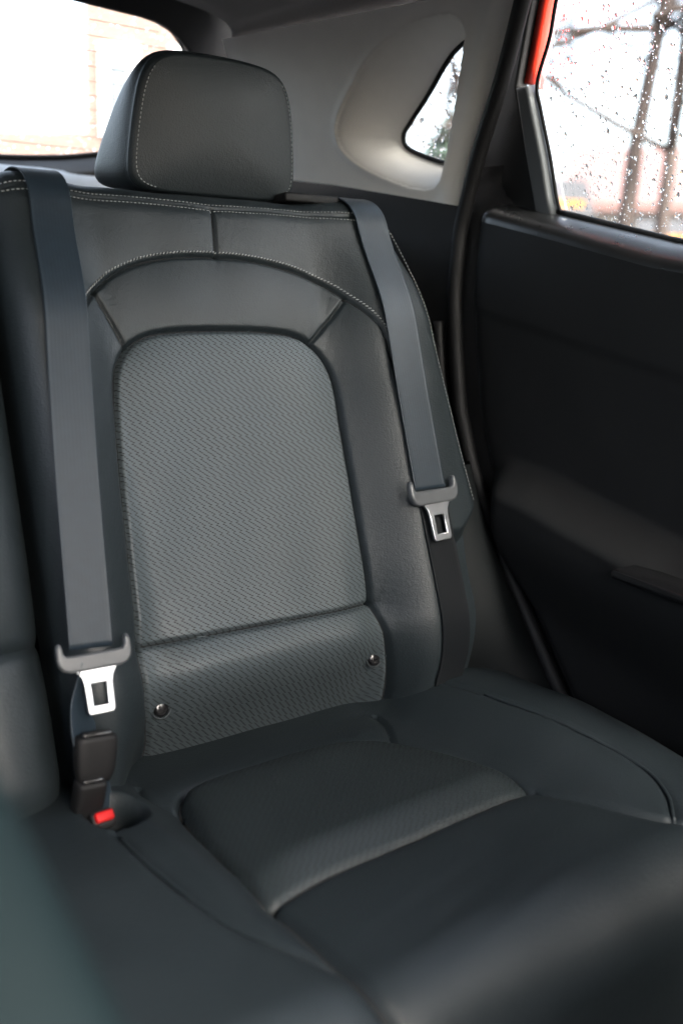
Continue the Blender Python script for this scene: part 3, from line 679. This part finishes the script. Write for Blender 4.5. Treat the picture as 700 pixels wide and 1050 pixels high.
# door-opening weatherstrip and the dark sill it runs along
def seal_path(off, x0):
    zs = np.linspace(.36, 1.15, 26)
    p = [(x0, y_rear(z)+off, z) for z in zs]
    up = [(x0-.004, .910+off, 1.19), (x0-.012, .886+off, 1.24), (x0-.026, .843+off, 1.31), (x0-.046, .797+off, 1.39), (x0-.066, .755+off, 1.46)]
    return spline(p+up, 120)
ds = thing('door_seal', 'black rubber weatherstrip curving round the door opening behind the door', 'door seal', (.87, .9, .4))
tube('outer_lip', seal_path(.012, .872), .0095, M['rubber'], ds, 12); tube('inner_bead', seal_path(.034, .864)[:74], .0075, M['rubber'], ds, 12)

# ------------------------------------------------------------------ quarter panel: pillar trim, pocket and small window
def build_quarter():
    root = thing('quarter_panel', 'pale grey rear pillar trim with a deep pocket round the small quarter window', 'pillar trim', (.85, 1.1, .6))
    A = np.array([.872, .94, 1.18]); t1 = np.array([-.09, .42, 0.]); t2 = np.array([-.33, 0, 1.])
    # coordinates on the trim plane: y and z; x follows
    def xt(y, z): return A[0]-.09/.42*(y-A[1])-.33*(z-A[2])
    outer = spline([(.895, 1.355), (.900, 1.371), (.924, 1.378), (.980, 1.371), (1.035, 1.347), (1.073, 1.316), (1.107, 1.280), (1.109, 1.251), (1.080, 1.226), (1.031, 1.205), (.994, 1.196), (.968, 1.200), (.950, 1.221), (.923, 1.284), (.895, 1.355)], 120)[:-1]
    gl = spline([(.928, 1.364), (.940, 1.364), (.958, 1.356), (.977, 1.342), (1.008, 1.313), (1.044, 1.283), (1.059, 1.269), (1.058, 1.255), (1.038, 1.244), (1.002, 1.232), (.970, 1.226), (.958, 1.232), (.946, 1.262), (.930, 1.320), (.922, 1.352), (.928, 1.364)], 100)[:-1]
    ny, nz = 230, 150
    ty = np.linspace(0, 1, ny); tz = np.linspace(0, 1, nz); TZ, TY = np.meshgrid(tz, ty, indexing='ij')
    # front edge leans along the door opening; bottom edge rises to the rear; top meets the roof lining
    Zb = lambda y: np.interp(y, [.9, .937, 1.131, 1.208, 1.4], [1.172, 1.175, 1.206, 1.215, 1.235])
    yf = lambda z: np.interp(z, [1.1, 1.175, 1.21, 1.30, 1.379, 1.40], [.960, .937, .925, .872, .826, .812])
    Y = np.full(TY.shape, 1.); 
    for _ in range(5):
        zl = Zb(Y); Z = zl+(1.395-zl)*TZ; Y = yf(Z)+(1.275-yf(Z))*TY
    Y0, Z0 = Y.copy(), Z.copy()
    Y, Z = snap(Y, Z, [np.vstack([gl, gl[:1]])], .0018)
    din = inside(Y, Z, outer); do, _, _ = pdist(Y, Z, outer, True); dg, _, _ = pdist(Y, Z, gl, True); ing = inside(Y, Z, gl)
    f = np.where(din, do/(do+dg+1e-9), 0.); f = np.where(ing, 1., f); f = np.where(dg < 1e-6, 1., f)
    X = xt(Y, Z)+.058*(f*f*(3-2*f)*.75+f*.25)
    # lip round the pocket and rounded free edges
    X = X-.0025*np.exp(-(do/.008)**2)*(~din)
    e = TY*(1.275-yf(Z)); X = X+.012*(1-np.sqrt(np.clip(1-(1-np.clip(e/.014, 0, 1))**2, 0, 1)))
    X = X-.006*np.exp(-((e-.022)/.018)**2)
    P3 = np.stack([X, Y, Z], -1).reshape(-1, 3); F = grid_faces(nz, ny); uv = np.stack([Y.ravel(), Z.ravel()], 1)
    cy, cz = Y.ravel()[F].mean(1), Z.ravel()[F].mean(1); hole = inside(cy, cz, gl); pk = inside(cy, cz, outer) & ~hole
    emit('pillar_trim', P3, F, ~hole & ~pk, M['trim'], root, uv); emit('window_pocket', P3, F, pk, M['trim'], root, uv)
    # glass and its black gasket
    xg = lambda y, z: xt(y, z)+.060
    tube('gasket', [(xg(y, z)-.002, y, z) for y, z in np.vstack([gl, gl[:1]])], .0032, M['rubber'], root, 8)
    c = gl.mean(0); V_ = [(xg(c[0], c[1]), c[0], c[1])]+[(xg(y, z), y, z) for y, z in gl]; n = len(gl)
    gnn = nrm(np.cross((-.09/.42, 1, 0), (-.33, 0, 1))); gnn = gnn if gnn[0] > 0 else -gnn
    V2 = [tuple(np.array(v)+gnn*.004) for v in V_]; m = n+1
    F_ = [(0, 1+i, 1+(i+1) % n) for i in range(n)]+[(m, m+1+(i+1) % n, m+1+i) for i in range(n)]+[(1+i, m+1+i, m+1+(i+1) % n, 1+(i+1) % n) for i in range(n)]
    pane = mesh('quarter_glass', V_+V2, F_, M['glass'], root, smooth=False)
    drops = []; a1 = nrm((-.09/.42, 1, 0)); a2 = np.cross(gnn, a1)
    while len(drops) < 260:
        y, z = rng.uniform(.92, 1.07), rng.uniform(1.22, 1.37)
        if not inside(np.array([y]), np.array([z]), gl)[0]: continue
        r = min(.0008+rng.exponential(.0006), .003); drops.append(drop(np.array([xg(y, z), y, z])+gnn*.0041, a1, a2, gnn, r, 1.2))
    V_, F_ = multi(drops); d = mesh('raindrops', V_, F_, M['water'], pane); d['kind'] = 'stuff'
    # dark wheel-arch trim between the seat edge and the door opening
    rings = []
    for v_ in np.linspace(.14, -.20, 46):
        a = back_pt(np.array(.255), np.array(v_), np.array(float(H_back(np.array([.20]), np.array([v_]))[0])-.026)); z = a[2]; b = np.array([.866, float(y_rear(z))+.006, z-.01])
        f = np.linspace(0, 1, 14)[:, None]; q = a+(b-a)*f; q[:, 1] += (-.020*np.sin(np.pi*f)**1.0)[:, 0]; q = np.vstack([q, b+np.array([.02, .012, 0])]); rings.append(q)
    V_, F_ = loft(rings, cap=False, closed=False); mesh('wheel_arch_trim', V_, F_, M['vinyl'], root)
    # black lower side trim from the pillar trim down to the wheel arch
    nz2, ny2 = 60, 40; TZ, TY = np.meshgrid(np.linspace(0, 1, nz2), np.linspace(0, 1, ny2), indexing='ij')
    Y = np.full(TY.shape, 1.)
    for _ in range(4):
        zt = Zb(Y)+.006; Z = .30+(zt-.30)*TZ; ya = y_rear(np.minimum(Z, 1.14))+.025; Y = ya+(1.45-ya)*TY
    X = np.minimum(.874-.09/.42*(Y-.94)*ss(.75, 1.15, Z), .874)+.006*ss(1.10, 1.17, Z)
    mesh('lower_trim', np.stack([X, Y, Z], -1).reshape(-1, 3), grid_faces(nz2, ny2), M['door'], root)
    return root
build_quarter()

# ------------------------------------------------------------------ roof lining
def build_lining():
    ny, nt = 60, 60; ys = np.linspace(-.42, 1.262, ny); P = []
    for y in ys:
        xs = .872-.09/.42*(max(y, .80)-.94)-.33*(1.396-1.18); xs += .004
        zr = 1.495-.06*ss(.9, 1.33, y)-.115*ss(.1, -.42, y)  # front edge lowered, out of view, to keep light off the headrest
        x0 = .19; zs = 1.3935+.055*ss(.82, .74, y)
        for s in np.linspace(-1, 1, nt):
            a = abs(s); hw = xs-x0; p = 5.0; t = a*np.pi/2; x = x0+np.sign(s)*hw*np.sin(t)**(.75); z = zs+(zr-zs)*np.cos(t)**(.55) if a < 1 else zs
            P.append((x, y, z))
    me = mesh('roof_lining', P, grid_faces(ny, nt), M['lining'])
    m = me.modifiers.new('Solidify', 'SOLIDIFY'); m.thickness = .012; m.offset = 1
    tag(me, 'warm grey fabric roof lining above the pillar trim at the top', 'roof lining')
build_lining()

# ------------------------------------------------------------------ tailgate with rear window
def build_hatch():
    root = thing('rear_hatch', 'tailgate with black framed rear window behind the headrest', 'tailgate', (.19, 1.46, 1.1))
    O = np.array([.19, 1.46, 1.24]); nn = nrm((0, 1, .8)); ax = np.array([1., 0, 0]); ay = nrm(np.cross(nn, ax)); ay = ay if ay[2] > 0 else -ay
    k = 1/ay[2]
    half_in = [(0, -.012), (.25, -.012), (.36, -.006), (.43, .004), (.50, .020), (.545, .045), (.555, .08), (.53, .135), (.513, .151), (.487, .168), (.446, .181), (.387, .1845), (.2, .190), (0, .192)]
    half_out = [(0, -.019), (.3, -.018), (.50, -.012), (.60, .005), (.68, .05), (.69, .10), (.685, .140), (.676, .160), (.655, .182), (.60, .206), (.505, .213), (.40, .217), (.2, .221), (0, .223)]
    def full(h):
        q = spline(h, 60); a = [(x, z*k) for x, z in q]; b = [(-x, z*k) for x, z in q[::-1][1:-1]]; return a+b
    inn, out = full(half_in), full(half_out)
    plate('hatch_trim', [out, inn], (O-nn*.012, ax, ay, -nn), .040, .006, M['plastic'], root, 3)
    tube('gasket', [O+ax*x+ay*y+nn*.010 for x, y in inn+inn[:1]], .004, M['rubber'], root, 8)
    pane = plate('rear_glass', [[(x*1.004, y) for x, y in inn]], (O+nn*.012, ax, ay, nn), .004, .0003, M['glass'], root, 0)
    lines = []
    for z in np.arange(.01, .185, .0165):
        hw = float(np.interp(z, [0, .045, .135, .17, .19], [.40, .53, .51, .46, .30])); lines.append(loft(tube_rings([O+ax*x+ay*z*k+nn*.0095 for x in np.linspace(-hw, hw, 12)], .0005, 5)))
    V_, F_ = multi(lines); mesh('heating_wires', V_, F_, M['wire'], pane)
    drops = []
    for _ in range(500):
        x, z = rng.uniform(.2, .55), rng.uniform(-.005, .18); r = min(.0007+rng.exponential(.0005), .0026)
        if inside(np.array([x]), np.array([z*k]), inn)[0]: drops.append(drop(O+ax*x+ay*z*k+nn*.0142, ax, ay, nn, r, 1.2))
    V_, F_ = multi(drops); d = mesh('raindrops', V_, F_, M['water'], pane); d['kind'] = 'stuff'
    # pale sill below the window, rounded towards the cabin
    prof = [(.0, .0), (-.010, -.004), (-.022, -.012), (-.030, -.024), (-.034, -.05), (-.034, -.08), (.02, -.08), (.02, .0)]
    rings = []
    for x in np.linspace(-.62, .62, 40):
        zz = .012*ss(.3, .6, abs(x)); rings.append([O+ax*x+np.array([0, p[0]-.004, p[1]-.016+zz]) for p in prof])
    V_, F_ = loft(rings); mesh('sill_trim', V_, F_, M['sill'], root)
    bm = bmesh.new(); add_box(bm, Vector((.19, 1.445, .735)), (1.3, .05, .83), None, .01); from_bm('lower_panel', bm, M['door'], root)
build_hatch()

# ------------------------------------------------------------------ cabin floor, shell, shelf, unseen front seats
bm = bmesh.new(); add_box(bm, Vector((.19, .3, .29)), (1.6, 3.0, .03), None, .004); fl = from_bm('floor', bm, M['carpet']); tag(fl, 'black carpeted car floor below the seat', 'floor', kind='structure')
def build_shell():
    root = thing('car_body', 'dark inner shell of the car body behind the door seal and beside the seats, its unseen far side and dash added to block light', 'car body', (.19, .4, .3))
    sp = seal_path(0., .90); sp = np.vstack([[sp[0][0], sp[0][1], .25], sp])
    sp = sp[sp[:, 2] < 1.24]
    rings = [np.array([[x-.016+.02*k, y-.002, z], [x-.016+.02*k, y+.070, z], [x+.03+.01*k, y+.075, z], [x+.05, y-.06+.06*k, z], [x+.03+.005*k, y-.07+.06*k, z]]) for x, y, z in sp for k in [float(ss(1.165, 1.21, z))]]
    V_, F_ = loft(rings); mesh('door_jamb', V_, F_, M['rubber'], root)
    # sill under the door
    bm = bmesh.new(); add_box(bm, Vector((.90, .2, .30)), (.14, 1.5, .12), None, .02); from_bm('sill', bm, M['plastic'], root)
    # unseen far side of the cabin, added to block light from the left
    bm = bmesh.new(); add_box(bm, Vector((-.52, .2, .73)), (.05, 2.8, .88), None, .02); from_bm('side_panel', bm, M['door'], root)
    bm = bmesh.new(); add_box(bm, Vector((-.47, .02, 1.30)), (.05, .14, .40), Matrix.Rotation(R(14), 3, 'Y'), .02); from_bm('unseen_side_pillar', bm, M['trim'], root)
    bm = bmesh.new(); add_box(bm, Vector((-.44, 1.12, 1.30)), (.05, .50, .40), Matrix.Rotation(R(14), 3, 'Y'), .02); from_bm('unseen_side_pillar', bm, M['trim'], root)
    rings = []
    for x in np.linspace(-.52, .90, 30): rings.append(np.array([[x, -.72, .60], [x, -.70, .92], [x, -.76, 1.0-.02*((x-.19)/.7)**2], [x, -1.15, 1.03], [x, -1.2, .3], [x, -.95, .3]]))
    V_, F_ = loft(rings); mesh('unseen_dashboard', V_, F_, M['plastic'], root, False)  # out of view; added to block low light from ahead
    bm = bmesh.new(); add_box(bm, Vector((.19, 1.215, 1.135)), (1.22, .46, .02), None, .006); from_bm('parcel_shelf', bm, M['carpet'], root)
build_shell()
def slab(o0, ax, side, back, l0, l1, wd, dp):
    rings = []
    for f in np.linspace(0, 1, 30):
        k = math.sqrt(max(0, 1-(2*abs(f-.5))**8)); t = np.linspace(0, 2*np.pi, 60, endpoint=False); p = 3.2; c, q = np.cos(t), np.sin(t); rr = (np.abs(c)**p+np.abs(q)**p)**(-1/p)
        rings.append(o0+ax*(l0+(l1-l0)*f)+(wd/2*rr*c*(.7+.3*k))[:, None]*side+(dp/2*rr*q*(.4+.6*k))[:, None]*back)
    return loft(rings)
def unseen_front_seat(x, label):  # unseen seats added to block low light on the rear seat
    root = thing('unseen_front_seat', label, 'car seat', (x, -.2, .32)); ax = nrm((0, .22, 1.)); sd = np.array([1., 0, 0]); bk = np.cross(sd, ax)
    o = np.array([x, -.32, .48])
    V_, F_ = slab(o, ax, sd, bk, -.05, .68, .46, .10); mesh('backrest', V_, F_, M['leather'], root)
    for k in (-1, 1):
        V_, F_ = slab(o+sd*.20*k-bk*.03, ax, sd, bk, 0., .48, .09, .12); mesh('side_bolster', V_, F_, M['leather'], root)
    V_, F_ = slab(o, ax, sd, bk, .71, .83, .26, .10); mesh('headrest', V_, F_, M['leather'], root)
    V_, F_ = slab(np.array([x, -.45, .50]), np.array([0, -1., .06]), sd, np.array([0, 0, 1.]), -.1, .40, .48, .14); mesh('seat', V_, F_, M['leather'], root)
unseen_front_seat(.55, 'unseen black leather front seat ahead of the right rear place, added to block light')
unseen_front_seat(-.20, 'unseen black leather front seat ahead of the middle and left rear places, added to block light')
# soft shape close to the lens
def near_bolster():
    a = np.array([.107, .241, .860]); b = np.array([.084, .279, .933]); ax = nrm(b-a); view = nrm((a+b)/2-CAM); sd = nrm(np.cross(ax, view)); sd = sd if sd[0] < 0 else -sd; bk = np.cross(ax, sd)
    V_, F_ = slab((a+b)/2+sd*.075, ax, sd, bk, -.16, .22, .15, .07); me = mesh('foreground_seat', V_, F_, M['teal'])
    tag(me, 'blurred teal-black leather seat edge close to the lens at the lower left', 'seat')
near_bolster()

# ------------------------------------------------------------------ outside
gm = mesh('ground', [(-150, -150, 0), (150, -150, 0), (150, 150, 0), (-150, 150, 0)], [(0, 1, 2, 3)], M['asphalt'], smooth=False); tag(gm, 'wet grey ground outside the car', 'ground', kind='structure')

def tree(label, base, top, r0, seed, spread=1., boughs=()):
    rg = random.Random(seed); root = thing('bare_tree', label, 'tree', (base[0], base[1], 0), 'bare trees outside the car')
    base, top = Vector(base), Vector(top); limbs = []; twigs = []
    def grow(p, d, ln, r, lvl, store):
        n = 7; pts = [p.copy()]; rads = [r]
        for i in range(n):
            d = (d+Vector((rg.gauss(0, .10), rg.gauss(0, .10), rg.gauss(0, .05)+.03))*(1 if lvl else .35)).normalized(); p = p+d*ln/n; pts.append(p.copy()); rads.append(r*(1-.65*(i+1)/n) if lvl else r*(1-.5*(i+1)/n))
            if lvl < 4 and (lvl > 0 or i > 1) and rg.random() < (.85 if lvl < 3 else .6):
                for _ in range(1 if lvl else 2):
                    a = rg.uniform(0, 2*math.pi); q = d.orthogonal(); q.rotate(Matrix.Rotation(a, 3, d)); nd = (d*rg.uniform(.5, 1.)+q*rg.uniform(.6, 1.1)*spread).normalized()
                    grow(p, nd, ln*rg.uniform(.42, .62), rads[-1]*.55, lvl+1, twigs if lvl >= 1 else limbs)
        store.append(loft(tube_rings([tuple(x) for x in pts], np.array(rads), 9 if lvl < 2 else 5)))
    tr = []; grow(base, (top-base).normalized(), (top-base).length, r0, 0, tr)
    for b in boughs: limbs.append(loft(tube_rings(spline(b, 24), np.linspace(.030, .012, 24), 8))); [grow(Vector(b[1]).lerp(Vector(b[2]), rg.random()), Vector((rg.gauss(0, 1), rg.gauss(0, 1), rg.gauss(.3, .6))).normalized(), rg.uniform(.3, .8), .007, 2, twigs) for _ in range(14)]
    V_, F_ = multi(tr); mesh('trunk', V_, F_, M['bark'], root)
    if limbs: V_, F_ = multi(limbs); mesh('limb', V_, F_, M['bark'], root)
    if twigs: V_, F_ = multi(twigs); mesh('twigs', V_, F_, M['twig'], root)
    return root
tree('thick bare tree trunk seen in the middle of the door window', (5.02, 3.96, 0), (5.36, 4.18, 4.6), .062, 3, 1., (((5.29, 4.12, 2.62), (4.95, 4.40, 2.60), (4.45, 4.80, 2.50)), ((5.29, 4.12, 2.68), (5.7, 3.95, 2.85), (6.2, 3.7, 2.95))))
tree('slanting bare tree trunk near the right edge of the door window', (5.07, 3.80, 0), (5.72, 3.98, 4.4), .050, 11)
tree('bare tree with pinkish trunk seen through the small quarter window', (4.0, 4.86, 0), (4.6, 4.80, 4.2), .06, 23)

def house(name, label, cat, c, size, rot, wall, roof, rh, over=.4, wins=(), group=None):
    root = thing(name, label, cat, (c[0], c[1], 0), group); Rm = Matrix.Rotation(rot, 3, 'Z'); sx, sy, sz = size; o = Vector((c[0], c[1], 0))
    bm = bmesh.new(); add_box(bm, o+Vector((0, 0, sz/2)), size, Rm); w = from_bm('wall', bm, wall, root, False)
    if rh > 0:
        a, b = sx/2+over, sy/2+over; V_ = []
        for x in (-a, a):
            for (y, z) in ((-b, sz-.12), (0, sz+rh), (b, sz-.12), (b, sz-.28), (0, sz+rh-.18), (-b, sz-.28)): V_.append(o+Rm @ Vector((x, y, z)))
        F_ = [(0, 6, 7, 1), (1, 7, 8, 2), (2, 8, 9, 3), (3, 9, 10, 4), (4, 10, 11, 5), (5, 11, 6, 0), (0, 1, 4, 5), (1, 2, 3, 4), (6, 11, 10, 7), (7, 10, 9, 8)]
        mesh('roof', V_, F_, roof, root, False)
    for (fx, z, ww, hh, sd) in wins:
        y = -sy/2-.03 if sd < 0 else sy/2+.03
        bm = bmesh.new(); add_box(bm, o+Rm @ Vector((fx, y, z)), (ww+.24, .10, hh+.24), Rm, .01); fr = from_bm('window', bm, M['white'], root, False)
        for dx in (-.25, .25):
            bm = bmesh.new(); add_box(bm, o+Rm @ Vector((fx+dx*ww, y+(.03 if sd > 0 else -.03), z)), (ww*.46, .06, hh), Rm); from_bm('pane', bm, M['pane'], fr, False)
    return root
house('house', 'pale house with a red roof beyond the trees in the door window', 'house', (19.5, 11.85), (7., 6., 2.75), R(-52), M['render_wall'], M['roof_tile'], 1.25, .5, wins=((-1.6, 1.5, 1.2, 1.2, -1), (1.5, 1.5, 1.2, 1.2, -1)))
house('shed', 'small orange boarded shed at the lower left of the door window', 'shed', (7.55, 6.75), (.30, .8, 1.88), R(-38), M['orange'], M['dark_roof'], .22, .08)
house('shed', 'low orange boarded shed at the lower right of the door window', 'shed', (8.35, 5.95), (.7, .8, 1.60), R(-48), M['orange'], M['dark_roof'], .15, .06)
house('brick_building', 'brick building with white windows seen past the headrest in the rear window', 'building', (8.95, 14.95), (4.2, 4., 7.), R(-36), M['brick'], M['dark_roof'], 0, 0, wins=((-1.6, 3.65, .30, 1.0, -1), (-.6, 3.65, .30, 1.0, -1), (-1.6, 5.8, .30, 1.0, -1)))
house('brick_wall', 'low brick wall across the bottom of the rear window', 'wall', (4.6, 14.7), (3.0, .3, 2.95), R(-38), M['brick'], M['dark_roof'], 0, 0)
def hedge(c, size, rot):
    root = thing('hedge', 'dark evergreen hedge along the bottom of the small quarter window', 'hedge', (c[0], c[1], 0)); V_ = []; F_ = []
    Rm = Matrix.Rotation(rot, 3, 'Z'); rg = random.Random(4)
    for i in range(9000):
        p = Vector((rg.uniform(-.5, .5)*size[0], rg.uniform(-.5, .5)*size[1], 0)); p.z = rg.uniform(.1, 1)*size[2]*(.92+.10*math.sin(p.x*3.1)+.06*math.sin(p.x*9))
        q = Vector((c[0], c[1], 0))+Rm @ p; s = rg.uniform(.03, .07); u = Vector((rg.gauss(0, 1), rg.gauss(0, 1), rg.gauss(0, 1))).normalized(); w = u.orthogonal().normalized(); o = len(V_)
        V_ += [q+u*s*1.6, q+w*s*.6, q-u*s*1.2, q-w*s*.6]; F_.append((o, o+1, o+2, o+3))
    mesh('foliage', V_, F_, M['leaf'], root, False)
    tube('stem', [(c[0], c[1], 0), (c[0], c[1], 1.2)], .04, M['bark'], root)
hedge((6.45, 7.45), (1.1, .7, 2.5), R(-40))

# ------------------------------------------------------------------ world, sun, camera
w = bpy.data.worlds.new('World'); SC.world = w; w.use_nodes = True; nt = w.node_tree
bg = nt.nodes['Background']; sky = nt.nodes.new('ShaderNodeTexSky'); sky.sky_type = 'NISHITA'; sky.sun_disc = False
SUN_EL, SUN_AZ = R(40), R(176)   # azimuth measured from +Y towards +X
sky.sun_elevation = SUN_EL; sky.sun_rotation = SUN_AZ; sky.air_density = 1.; sky.dust_density = 6.; sky.ozone_density = 1.
hs = nt.nodes.new('ShaderNodeHueSaturation'); hs.inputs['Saturation'].default_value = .60
nt.links.new(sky.outputs[0], hs.inputs['Color']); nt.links.new(hs.outputs[0], bg.inputs['Color']); bg.inputs['Strength'].default_value = .15
sd = bpy.data.lights.new('sun', 'SUN'); sd.energy = .5; sd.angle = R(12); sd.color = (1, .97, .93); so = bpy.data.objects.new('sun', sd); COL.objects.link(so)
to_sun = Vector((math.sin(SUN_AZ)*math.cos(SUN_EL), math.cos(SUN_AZ)*math.cos(SUN_EL), math.sin(SUN_EL))); so.rotation_euler = to_sun.to_track_quat('Z', 'Y').to_euler()

cd = bpy.data.cameras.new('camera'); co = bpy.data.objects.new('camera', cd); COL.objects.link(co); SC.camera = co
cd.lens = 35.; cd.sensor_width = 36.; cd.sensor_fit = 'AUTO'; cd.clip_start = .02; cd.clip_end = 600
m = Matrix((Vector(rt), Vector(up), Vector(-fw))).transposed().to_4x4(); m.translation = Vector(CAM); co.matrix_world = m
cd.dof.use_dof = True; cd.dof.focus_distance = 1.03; cd.dof.aperture_fstop = 3.0
SC.view_settings.view_transform = 'Standard'; SC.view_settings.look = 'None'; SC.view_settings.exposure = 3.4; SC.view_settings.gamma = 1.; SC.view_settings.use_curve_mapping = False
SC.cycles.max_bounces = 12; SC.cycles.transparent_max_bounces = 16; SC.cycles.caustics_refractive = False; SC.cycles.caustics_reflective = False
